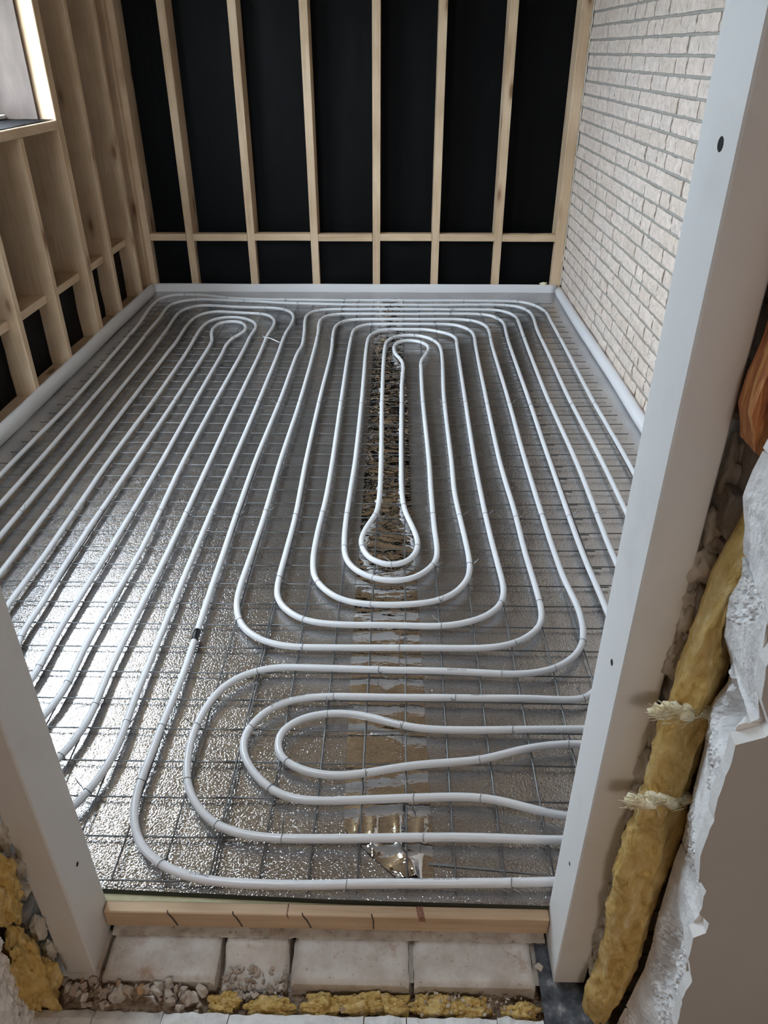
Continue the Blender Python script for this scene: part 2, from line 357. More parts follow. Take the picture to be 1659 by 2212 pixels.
# ---- left wall with the window opening
WY0, WY1, WZ0, WZ1 = 1.15, 3.19, 1.145, 2.26
def make_left():
    mb = MB()
    mb.box(-2.14, -1.985, -.1, 4.5, -.1, WZ0-.04); mb.box(-2.14, -1.985, -.1, 4.5, WZ1, 2.45)
    mb.box(-2.14, -1.985, -.1, WY0, WZ0-.04, WZ1); mb.box(-2.14, -1.985, WY1, 4.5, WZ0-.04, WZ1)
    r = structure(mb.build('wall_left', M['ceil']))
    studs = [(4.01, 4.052, 0), (3.585, 3.63, 0), (3.19, 3.262, 0), (2.742, 2.785, 1), (2.315, 2.36, 1), (1.895, 1.938, 1), (1.48, 1.523, 1), (1.08, 1.15, 0), (.66, .703, 0), (.24, .283, 0), (-.1, -.057, 0)]
    for a, b, crip in studs:
        x0 = random.uniform(-.003, .002)
        MB().box(-1.965, -1.75+x0, a, b, .034, 1.103 if crip else 2.42, ch=.003).build('stud', M['wood_z'], r)
    MB().box(-1.965, -1.752, -.1, 4.25, -.02, .034, ch=.003).build('sole_plate', M['wood_y'], r)
    ss = sorted(studs)
    for (a, b, _), (c, d, _) in zip(ss, ss[1:]):
        z = random.uniform(-.006, .006)
        MB().box(-1.96, -1.80, b+.0005, c-.0005, .362+z, .402+z, ch=.002).build('nogging', M['wood_y'], r)
        m2 = MB(); m2.grid(lambda u, v: (-1.852+.006*nz(b*7+u*2, v*3, 4), b+.0005+(c-b-.001)*u, .034+.33*v), 6, 6, flip=True); m2.build('membrane', M['membrane'], r, True)
        top = 1.103 if WY0-.1 < b and c < WY1+.06 else 2.42
        m2 = MB(); m2.grid(lambda u, v: (-1.972+.006*nz(b*7+u*2, v*6, 2), b+.0005+(c-b-.001)*u, .40+(top-.40)*v), 4, 10, flip=True); m2.build('membrane', M['membrane'], r, True)
    m2 = MB(); m2.box(-1.985, -1.974, 4.052, 4.41, .03, 2.42); m2.build('membrane', M['membrane'], r)
    MB().box(-1.985, -1.748, WY0, WY1-.001, 1.104, 1.146, ch=.003).build('sill_plate', M['wood_y'], r)
    MB().box(-1.985, -1.75, WY0, WY1-.001, 2.26, 2.38, ch=.003).build('lintel', M['wood_y'], r)
    def dpc(u, v):
        x = -2.10+.335*u; y = WY0+(WY1-.002-WY0)*v
        return (x, y, 1.149+.004*abs(nz(x*18, y*9, 2))+(.004*abs(nz(x*30, y*22, 6))))
    m2 = MB(); m2.grid(dpc, 14, 70); m2.build('membrane', M['membrane'], r, True)
    def rev(u, v): return (-2.06+.232*u, WY1-.004-.024*(1-u), 1.152+1.1*v)
    m2 = MB(); m2.box(-2.06, -1.832, WY1-.022, WY1-.002, 1.152, 2.259); m2.build('reveal_board', M['brownboard'], r)
    # window
    w = structure(empty('window_1', (-2.10, 2.2, 1.15)))
    fr = MB(); X0, X1 = -2.13, -2.055
    fr.box(X0, X1, WY0, WY1-.024, 1.155, 1.215, ch=.004); fr.box(X0, X1, WY0, WY1-.024, 2.2, 2.258, ch=.004)
    fr.box(X0, X1, WY0, WY0+.06, 1.215, 2.2, ch=.004); fr.box(X0, X1, WY1-.084, WY1-.024, 1.215, 2.2, ch=.004); fr.box(X0, X1, 2.14, 2.20, 1.215, 2.2, ch=.004)
    fr.build('window_frame', M['upvc'], w)
    MB().box(-2.055, -1.99, WY0, WY1-.024, 1.153, 1.172, ch=.003).build('window_sill', M['upvc'], w)
    for a, b in ((WY0+.06, 2.14), (2.20, WY1-.084)):
        MB().box(-2.095, -2.089, a, b, 1.215, 2.2).build('pane', M['glass'], w)
make_left()

# ---- right wall of white rock-faced bricks
BZ0 = .7271-.0692*11               # centre of the lowest bed joint in use
def make_right():
    r = structure(MB().box(1.108, 1.26, -.14, 4.47, -.1, 2.45).build('wall_right', M['mortar']))
    H = .0692-.0115
    units = []
    for q in range(14):
        rnd = random.Random(q); mb = MB(); ny, nzz = 5, 3; g = {}
        for i in range(ny+1):
            for j in range(nzz+1):
                y = i/ny; z = j/nzz; x = rnd.uniform(-.0035, .002)
                if i in (0, ny): y += rnd.uniform(-.016, .016); x += .002
                if j in (0, nzz): z += rnd.uniform(-.035, .02)*(1 if j else -1); x += .002
                g[i, j] = (x, y, z)
        vs = [g[i, j] for i in range(ny+1) for j in range(nzz+1)]; id = lambda i, j: i*(nzz+1)+j
        fs = [(id(i, j), id(i, j+1), id(i+1, j+1), id(i+1, j)) for i in range(ny) for j in range(nzz)]
        ring = [(i, 0) for i in range(ny)]+[(ny, j) for j in range(nzz)]+[(i, nzz) for i in range(ny, 0, -1)]+[(0, j) for j in range(nzz, 0, -1)]
        o = len(vs); vs += [(.030, g[p][1], g[p][2]) for p in ring]
        for k in range(len(ring)):
            k2 = (k+1) % len(ring); fs.append((id(*ring[k]), id(*ring[k2]), o+k2, o+k))
        mb.add(vs, fs); units.append(mb.mesh('brick', M['brick']))
    cand = []; rnd = random.Random(5)
    for c in range(36):
        z0 = BZ0+c*.0692-.0692*0+.0058
        y = 4.245-rnd.uniform(0, .10)
        first = True
        yy = 4.247
        while yy > -.12:
            L = rnd.choice((.215, .225, .235, .235, .22, .205, .24, .14, .115, .165, .105, .185)) if not first else rnd.uniform(.07, .23); first = False
            a = max(yy-L, -.13); cand.append((a, yy, z0, c)); yy = a-rnd.uniform(.005, .011)
    cand = [b for b in cand if b[1]-b[0] > .03]
    vis = sorted([b for b in cand if b[2] < 1.72 and b[1] > 1.98 and b[2] > -.06], key=lambda b: b[0])[:296]
    vs_ = set(vis); rest = MB()
    for b in cand:
        a, t, z0, c = b; q = rnd.randrange(14); dx = rnd.uniform(-.0025, .0025)
        if b in vs_:
            place('brick', units[q], r, (1.084+dx, a, z0), scale=(1, t-a, H))
        else:
            me = units[q]; rest.add([(1.084+dx+v.co.x, a+v.co.y*(t-a), z0+v.co.z*H) for v in me.vertices], [tuple(p.vertices) for p in me.polygons])
    o = rest.build('brick', M['brick'], r); o['kind'] = 'stuff'
    for c in range(37):
        z = BZ0+c*.0692
        mb = MB(); n = 46
        vs = []; fs = []
        for i in range(n+1):
            y = -.13+4.378*i/n
            for dz in (-.0062, .0062): vs.append((1.0885+.0015*nz(y*9, c, 1), y, z+dz+.0012*nz(y*14, c*3, dz*900)))
            for dz in (-.0062, .0062): vs.append((1.112, y, z+dz))
        for i in range(n):
            o2 = i*4; fs += [(o2, o2+4, o2+5, o2+1), (o2+2, o2+3, o2+7, o2+6), (o2, o2+2, o2+6, o2+4), (o2+1, o2+5, o2+7, o2+3)]
        mb.add(vs, fs); mb.build('mortar_bed', M['mortar'], r, True)
    # pale filler where the bricks meet the corner stud
    MB().tube([(1.081+.004*nz(z*30, 1, 2), 4.249+.003*nz(z*40, 5, 1), .06+z) for z in [i*.012 for i in range(190)]], [.0045+.003*abs(nz(i*.9, 3, 3)) for i in range(190)], 6).build('filler_bead', M['foam'], r, True)
make_right()

# ---- ceiling of the extension (seen only in reflections)
def make_ceiling():
    x0, x1, y0, y1 = -1.06, -.62, -.10, .36
    mb = MB().box(-2.14, x0, -.4, 4.55, 2.44, 2.5).box(x1, 1.3, -.4, 4.55, 2.44, 2.5).box(x0, x1, -.4, y0, 2.44, 2.5).box(x0, x1, y1, 4.55, 2.44, 2.5)
    r = structure(mb.build('ceiling', M['ceil']))
    w = structure(empty('added_roof_window', (-.84, .13, 2.5))); t = .02  # made-up roof window, added to brighten the batten, sill and left studs
    MB().box(x0, x1, y0, y0+t, 2.40, 2.64).box(x0, x1, y1-t, y1, 2.40, 2.64).box(x0, x0+t, y0+t, y1-t, 2.40, 2.64).box(x1-t, x1, y0+t, y1-t, 2.40, 2.64).build('window_frame', M['upvc'], w)
    MB().box(x0+t, x1-t, y0+t, y1-t, 2.61, 2.616).build('pane', M['glass'], w)
    for k in range(8): MB().box(-1.97, 1.1, .45+k*.5, .51+k*.5, 2.30, 2.44).build('joist', M['wood_x'], r)
make_ceiling()
structure(MB().box(-40, 40, -40, 40, -.65, -.6).build('ground', M['ground']))

# ---- front wall: the old house wall that was broken through
JB = [(-.2, .392), (-.106, .389), (-.034, .394), (.091, .405), (.309, .398), (.403, .395), (.47, .398), (.571, .390), (.65, .386), (.723, .376), (.76, .388), (.787, .390), (.839, .366), (.895, .359), (.928, .366), (.99, .353), (1.03, .341), (1.06, .343), (1.10, .352), (1.2, .358), (2.2, .358)]
JF = [(-.2, .44), (.0, .43), (.162, .408), (.261, .405), (.418, .385), (.446, .394), (.543, .362), (.591, .354), (.752, .351), (.80, .352), (.812, .374), (.866, .357), (.942, .347), (1.1, .350), (1.2, .356), (2.2, .356)]
def make_front():
    mb = MB(); mb.box(-2.1, 1.3, -.43, -.135, 2.16, 2.5); mb.box(.62, 1.3, -.408, -.14, -.3, 2.16); mb.box(-2.1, -1.80, -.408, -.14, -.3, 2.16); mb.box(-1.04, -.95, -.408, -.14, -.3, 2.16)
    mb.box(-1.80, -1.04, -.408, -.14, -.3, .94); mb.box(-1.80, -1.04, -.408, -.14, 2.06, 2.16)
    r = structure(mb.build('wall_front', M['oldbrick']))
    MB().box(-2.1, 1.3, -.43, -.13, -.6, -.165).build('footing', M['oldbrick'], r)
    # mortar core and bricks of the outer leaf, both jambs
    MB().box(.375, .63, -.238, -.15, -.3, 2.16).build('mortar', M['mortar'], r)
    MB().box(-.96, -.715, -.238, -.15, -.3, 2.16).build('mortar', M['mortar'], r)
    rnd = random.Random(11)
    def rough_brick(x0, x1, y0, y1, z0, z1, seed, jag):
        bm = bmesh.new(); bmesh.ops.create_cube(bm, size=1); bmesh.ops.subdivide_edges(bm, edges=list(bm.edges), cuts=4, use_grid_fill=True)
        for v in bm.verts:
            p = Vector(((x0+x1)/2+v.co.x*(x1-x0), (y0+y1)/2+v.co.y*(y1-y0), (z0+z1)/2+v.co.z*(z1-z0)))
            k = mn.noise_vector(p*31+Vector((seed, 0, 0))); k2 = mn.noise_vector(p*85); p += Vector((k.x*jag+k2.x*.004, k.y*.004+k2.y*.003, k.z*.0035+k2.z*.002)); v.co = p
        m = MB().bm(bm); return m
    for side in (1, -1):
        for k in range(34):
            z0 = -.165+k*.0692
            xj = .362+rnd.uniform(-.012, .022) if side > 0 else -.700+rnd.uniform(-.02, .014)
            L = rnd.choice((.10, .21, .16)); xe = xj+L*side
            rough_brick(min(xj, xe), max(xj, xe), -.249, -.145, z0, z0+.058, k*3+side, .010).build('brick', M['oldbrick'], r)
            x2, x3 = xe+.01*side, .625*side if side > 0 else -.955
            rough_brick(min(x2, x3), max(x2, x3), -.247, -.145, z0, z0+.058, k*5+side, .003).build('brick', M['oldbrick'], r)
    # inner leaf blocks, right jamb: broken faces
    cuts = [-.3, -.035, .205, .445, .668, .806, .955, 1.085, 1.33, 1.58, 1.83, 2.16]
    for i, (z0, z1) in enumerate(zip(cuts, cuts[1:])):
        mb = MB(); nzv = max(6, int((z1-z0)/.0035)); nt = 30; tilt = rnd.uniform(-.02, .02)
        def face(u, v):
            z = z0+.0015+(z1-z0-.003)*u; a = lerp(JB, z); b = lerp(JF, z)
            y = -.303-.106*v
            x = a+(b-a)*v
            q3 = Vector((y*24, z*24, i*3.1)); vd, vp = mn.voronoi(q3*1.1)
            chip = .5-abs(mn.noise(vp[0]*3.3)); flat = 1 if mn.noise(Vector((y*5, z*6, i*5.5))) > .02 else .22
            rough = flat*(.0035*chip+.0042*mn.fractal(Vector((y*120, z*120, i)), .8, 2, 4)+.006*mn.fractal(Vector((y*34, z*34, i+4)), 1, 2, 3))
            facet = .007*(mn.noise(Vector((y*9, z*7, i*7.7))))
            hol = .05*max(0, 1-((z-.775)/.036)**2)*max(0, 1-((v-.62)/.33)**2) if i in (4,) else 0
            hol += .016*max(0, 1-((z-.24)/.11)**2)*max(0, 1-((v-.55)/.25)**2)
            ed = min(1, 5*min(v, 1-v)+.25)
            zz = z+tilt*(v-.5)*.4
            return (x+(rough+facet)*ed+hol, y, zz)
        mb.grid(face, nzv, nt)
        lo = [face(0, j/nt) for j in range(nt+1)]; hi = [face(1, j/nt) for j in range(nt+1)]
        for row in (lo, hi):
            n = len(row); mb.add(row+[(.63, p[1], p[2]) for p in row], [(j, j+1, n+j+1, n+j) for j in range(n-1)])
        for vv in (0, 1):
            cl = [face(j/nzv, vv) for j in range(nzv+1)]; n = len(cl); mb.add(cl+[(.63, p[1], p[2]) for p in cl], [(j, j+1, n+j+1, n+j) for j in range(n-1)])
        mb.build('block', M['block'], r)
    # left jamb blocks
    cutsL = [-.3, -.04, .20, .44, .68, .92, 1.16, 1.40, 1.65, 1.9, 2.16]
    for i, (z0, z1) in enumerate(zip(cutsL, cutsL[1:])):
        mb = MB(); nzv = 60; nt = 24
        def face(u, v):
            z = z0+.002+(z1-z0-.004)*u; y = -.305-.105*v
            return (-.694-.012*v-.02*max(0, -.02-z)*3+.007*mn.fractal(Vector((y*30, z*30, i+4)), 1, 2, 3)+.004*mn.fractal(Vector((y*120, z*120, i)), .8, 2, 4)-.008*mn.noise(Vector((y*9, z*7, i))), y, z)
        mb.grid(face, nzv, nt, flip=True)
        for u in (0, 1):
            row = [face(u, j/nt) for j in range(nt+1)]; n = nt+1; mb.add(row+[(-.96, p[1], p[2]) for p in row], [(j, j+1, n+j+1, n+j) for j in range(nt)])
        for vv in (0, 1):
            cl = [face(j/nzv, vv) for j in range(nzv+1)]; n = len(cl); mb.add(cl+[(-.96, p[1], p[2]) for p in cl], [(j, j+1, n+j+1, n+j) for j in range(nzv)])
        mb.build('block', M['block'], r)
    # painted plaster coat with its torn white edge
    pl = [(.46, -.6), (.452, .0), (.445, .06), (.408, .150), (.405, .20), (.398, .262), (.403, .30), (.386, .36), (.381, .412), (.395, .424), (.394, .447), (.377, .47), (.374, .52), (.360, .545), (.351, .592), (.352, .66), (.348, .70), (.349, .752), (.347, .790), (.375, .803), (.380, .812), (.372, .828), (.357, .860), (.350, .905), (.353, .93), (.344, .955), (.349, 1.02), (.345, 1.08), (.353, 1.16), (.349, 1.3), (.36, 1.6), (.35, 1.9), (.36, 2.2)]
    out = []
    for (a, b), (c, d) in zip(pl, pl[1:]):
        n = max(1, int(abs(d-b)/.012))
        for k in range(n):
            t = k/n; z = b+(d-b)*t; out.append((a+(c-a)*t+.0022*nz(z*90, 2, 3), z))
    out += [(.36, 2.2), (1.6, 2.2), (1.6, -.6)]
    MB().prism(out[::-1], -.427, -.409, 'y', 0, 1).build('plaster', [M['plaster'], M['plaster_edge']], r)
    lf = [(-.715+.006*nz(z*20, 4, 1), z) for z in [-.12+i*.02 for i in range(116)]]
    MB().prism([(-1.0, -.12)]+lf+[(-1.0, 2.18)], -.427, -.409, 'y', 0, 1).build('plaster', [M['plaster'], M['plaster_edge']], r)
    MB().box(-1.0, 1.6, -.427, -.409, 2.18, 2.5).build('plaster', M['plaster'], r)
    # low remains of the inner leaf below the opening
    xs = [-.99, -.59, -.46, -.335, -.08, .0, .17, .258]
    for i, (a, b) in enumerate(zip(xs, xs[1:])):
        mb = MB(); nx = 26; ny = 8
        def top(u, v):
            x = a+.001+(b-a-.002)*u; yb = -.292+.007*nz(x*14, i, 2)+.004*nz(x*55, i, 5); y = yb-(.43+yb)*v if False else yb+(-.43-yb)*v
            z = -.108+.006*nz(i*5.5, 1, 1)+.0035*nz(x*45, y*45, i)+.002*nz(x*120, y*120, i)-.008*max(0, 1-v*9)
            return (x, y, z)
        mb.grid(top, nx, ny)
        for v in (0, 1):
            row = [top(k/nx, v) for k in range(nx+1)]; mb.add(row+[(p[0], p[1]-.004*(1-v), -.3) for p in row], [(k, k+1, nx+2+k, nx+1+k) for k in range(nx)])
        for u in (0, 1):
            row = [top(u, k/ny) for k in range(ny+1)]; mb.add(row+[(p[0], p[1], -.3) for p in row], [(k, k+1, ny+2+k, ny+1+k) for k in range(ny)])
        mb.build('block', M['block'], r)
    # sill bricks with worn, rounded tops
    MB().box(-.95, .36, -.234, -.13, -.3, -.152).build('mortar', M['oldbrick'], r)
    def sill(x0, x1, seed, broken=False):
        mb = MB(); nx = 26; ny = 18
        def top(u, v):
            x = x0+(x1-x0)*u; y = -.239+.101*v
            ex = min(u, 1-u)*(x1-x0); ey = min(v, 1-v)*.101
            z = -.100
            rr = .011; 
            for e in (ex*1.6, ey): 
                if e < rr: z -= rr-math.sqrt(max(0, rr*rr-(rr-e)**2))
            z -= .004*math.sin(PI*v)**2*0
            z += .0012*nz(x*30, y*30, seed)+.0008*nz(x*90, y*90, seed)
            if v > .86: z -= .004*max(0, nz(x*35, 2, seed))*(v-.86)/.14*3
            if broken:
                z -= .032*min(1, max(0, (.72-v)/.35))+.006*abs(nz(x*40, y*40, 3))
            return (x+.002*nz(y*40, z*40, seed)*(1 if u in (0, 1) else 0), y, z)
        mb.grid(top, nx, ny)
        for v in (0, 1):
            row = [top(k/nx, v) for k in range(nx+1)]; mb.add(row+[(p[0], p[1]+(.001 if v == 0 else 0), -.17) for p in row], [(k, k+1, nx+2+k, nx+1+k) for k in range(nx)])
        for u in (0, 1):
            row = [top(u, k/ny) for k in range(ny+1)]; mb.add(row+[(p[0], p[1], -.17) for p in row], [(k, k+1, ny+2+k, ny+1+k) for k in range(ny)])
        return mb.build('brick', M['sill'], r, True)
    for k, (a, b, br) in enumerate(((-.82, -.604, 0), (-.597, -.375, 0), (-.366, -.236, 1), (-.226, .005, 0), (.0145, .250, 0))): sill(a, b, k*7, br)
    for a, b in ((.0052, .0143), (.2505, .263)):
        mb = MB(); mb.grid(lambda u, v: (a+(b-a)*u, -.232+.094*v, -.112+.004*nz(a*9+u, v*14, 2)), 2, 14); mb.build('mortar', M['mortar'], r)
    mb = MB(); mb.grid(lambda u, v: (-.6+.88*u, -.158+.03*v, -.089-.010*(1-v)+.006*nz(u*60, v*3, 4)+.003*nz(u*160, v*6, 1)), 150, 5); mb.build('mortar', M['sill'], r, True)
    # cream foam and mortar squeezed out along the right post
    rnd = random.Random(3)
    fb = [(.372, -.205, 1.005, .016, .05), (.366, -.212, .935, .014, .035), (.360, -.222, .885, .022, .028), (.358, -.222, .835, .018, .026), (.354, -.226, .79, .015, .04), (.351, -.232, .735, .012, .03), (.366, -.222, .70, .012, .02), (.353, -.23, .60, .012, .04), (.350, -.232, .53, .013, .035), (.352, -.232, .47, .016, .04), (.352, -.234, .41, .013, .03), (.350, -.232, .33, .012, .025), (.352, -.236, .265, .013, .03), (.349, -.234, .205, .011, .03), (.353, -.238, .14, .013, .028), (.350, -.236, .09, .012, .03), (.353, -.238, .035, .013, .026), (.351, -.24, -.02, .012, .026)]
    for k, (x, y, z, a, b) in enumerate(fb): MB().blob((x, y, z), (a, .016, b), 4, .5, 1.5, k+1).roughen(.0022, 95).roughen(.0010, 260).build('foam_bead', M['foam'], r, True)
    fbl = [(-.676, -.232, .33, .012, .04), (-.674, -.236, .25, .014, .03), (-.678, -.236, .19, .011, .028), (-.676, -.24, .07, .012, .03), (-.674, -.24, -.01, .011, .026)]
    for k, (x, y, z, a, b) in enumerate(fbl): MB().blob((x, y, z), (a, .014, b), 4, .5, 1.5, k+30).roughen(.0022, 95).roughen(.0010, 260).build('foam_bead', M['foam'], r, True)
    return r
FRONT = make_front()

# ---- made-up window in the house front, out of view, added to light the studs
def make_added_window():
    w = structure(empty('added_front_window', (-1.42, -.3, .94)))
    f = MB(); x0, x1, z0, z1 = -1.80, -1.04, .94, 2.06
    f.box(x0, x1, -.33, -.27, z0, z0+.06).box(x0, x1, -.33, -.27, z1-.06, z1).box(x0, x0+.06, -.33, -.27, z0+.06, z1-.06).box(x1-.06, x1, -.33, -.27, z0+.06, z1-.06)
    f.build('window_frame', M['upvc'], w)
    MB().box(x0+.06, x1-.06, -.303, -.297, z0+.06, z1-.06).build('pane', M['glass'], w)
make_added_window()
# ---- the room the photograph is taken from
structure(MB().box(-1.1, 1.6, -4.1, -.43, -.35, -.25).build('floor', M['roomfloor']))
structure(MB().box(-1.1, 1.6, -4.2, -4.1, -.35, 2.5).build('wall_rear', M['room']))
structure(MB().box(-1.1, -1.0, -4.2, -.41, -.35, 2.5).build('wall_rear_left', M['room']))
structure(MB().box(1.6, 1.7, -4.2, -.4, -.35, 2.5).build('wall_rear_right', M['room']))
structure(MB().box(-1.1, 1.7, -4.2, -.4, 2.5, 2.56).build('ceiling', M['room']))
# ================================================================== THINGS
# ---- white edge strips around the floor
def strip_left():
    mb = MB(); prof = [(0, -.012), (.006, .005), (.011, .025), (.008, .048), (-.004, .064), (-.014, .069), (-.016, .062), (-.008, .04), (-.006, -.012)]
    n = 70
    def pt(i, k):
        y = -.05+4.285*i/n; x, z = prof[k]; return (-1.737+x+.004*nz(y*1.6, 1, 1)+.002*nz(y*6, 2, k*.1), y, z+.004*nz(y*1.3, 5, 2))
    N = len(prof); vs = [pt(i, k) for i in range(n+1) for k in range(N)]
    mb.add(vs, [(i*N+k, (i+1)*N+k, (i+1)*N+(k+1) % N, i*N+(k+1) % N) for i in range(n) for k in range(N)]+[tuple(range(N)), tuple(n*N+k for k in range(N))])
    o = mb.build('edge_strip', M['strip'], None, True, (-1.73, 2, 0)); tag(o, 'white foam edge strip along the foot of the timber wall with the window', 'edge strip', 'white edge strips around the floor')
strip_left()
def strip_right():
    mb = MB(); prof = [(0, -.012), (-.010, .008), (-.013, .028), (-.006, .046), (.012, .054), (.026, .052), (.026, .046), (.010, .044), (-.002, .034), (.006, .01), (.010, -.012)]
    n = 70; N = len(prof)
    def pt(i, k):
        y = -.1+4.335*i/n; x, z = prof[k]; return (1.052+x*(1+.0)+.006*nz(y*1.3, 7, 1), y, z+.005*nz(y*1.1, 9, 2))
    mb.add([pt(i, k) for i in range(n+1) for k in range(N)], [(i*N+k, (i+1)*N+k, (i+1)*N+(k+1) % N, i*N+(k+1) % N) for i in range(n) for k in range(N)]+[tuple(range(N)), tuple(n*N+k for k in range(N))])
    o = mb.build('edge_strip', M['strip'], None, True, (1.05, 2, 0)); tag(o, 'white foam edge strip along the foot of the white brick wall', 'edge strip', 'white edge strips around the floor')
strip_right()
def strip_back():
    mb = MB(); n = 60; N = 6
    prof = [(.0, -.012), (-.004, .02), (-.001, .055), (.003, .066), (.008, .064), (.010, -.012)]
    def pt(i, k):
        x = -1.735+2.785*i/n; y, z = prof[k]; return (x, 4.236+y+.003*nz(x*2, 3, 3), z+.004*nz(x*1.5, 5, 6))
    mb.add([pt(i, k) for i in range(n+1) for k in range(N)], [(i*N+k, (i+1)*N+k, (i+1)*N+(k+1) % N, i*N+(k+1) % N) for i in range(n) for k in range(N)]+[tuple(range(N)), tuple(n*N+k for k in range(N))])
    o = mb.build('edge_strip', M['strip'], None, True, (0, 4.236, 0)); tag(o, 'white foam edge strip standing along the foot of the black far wall', 'edge strip', 'white edge strips around the floor')
strip_back()

# ---- welded wire mesh sheets
def make_mesh(label, x0, x1, y0, y1, cols, rows, rz, dx, dy, slope):
    r = empty('reinforcement_mesh', ((x0+x1)/2, (y0+y1)/2, FZ)); tag(r, label, 'wire mesh', 'wire mesh sheets laid on the foil')
    R = .0021
    for c in cols:
        pts = [(c+dx+.0015*nz(y*2, c*3, 1), y, .0018+dy*.1+.0010*nz(y*3, c*5, 2)) for y in [y0+(y1-y0)*k/14 for k in range(15)]]
        MB().tube(pts, R, 5).build('wire', M['wire'], r, True)
    for w in rows:
        pts = [(x, w+rz+slope*(x-x0)+.0012*nz(x*3, w*7, 4), -.0018+dy*.1+.0008*nz(x*4, w*5, 3)) for x in [x0+(x1-x0)*k/12 for k in range(13)]]
        MB().tube(pts, R, 5).build('wire', M['wire'], r, True)
rows = [k*.1 for k in range(-1, 41)]
make_mesh('left sheet of grey welded wire mesh under the pipes by the window wall', -1.66, -.37, -.105, 4.08, [-1.6+.1*k for k in range(12)]+[-.395], rows, 0, 0, 0, 0)
make_mesh('middle sheet of grey welded wire mesh under the pipes and the shiny tape', -.43, .64, -.108, 4.05, [-.402]+[-.3+.1*k for k in range(10)], rows, .002, 0, 0, .0006)
make_mesh('right sheet of grey welded wire mesh overlapping by the white brick wall', .57, .985, -.06, 4.03, [.606, .702, .80, .90], [k*.1 for k in range(0, 41)], .009, 0, .012, .016)

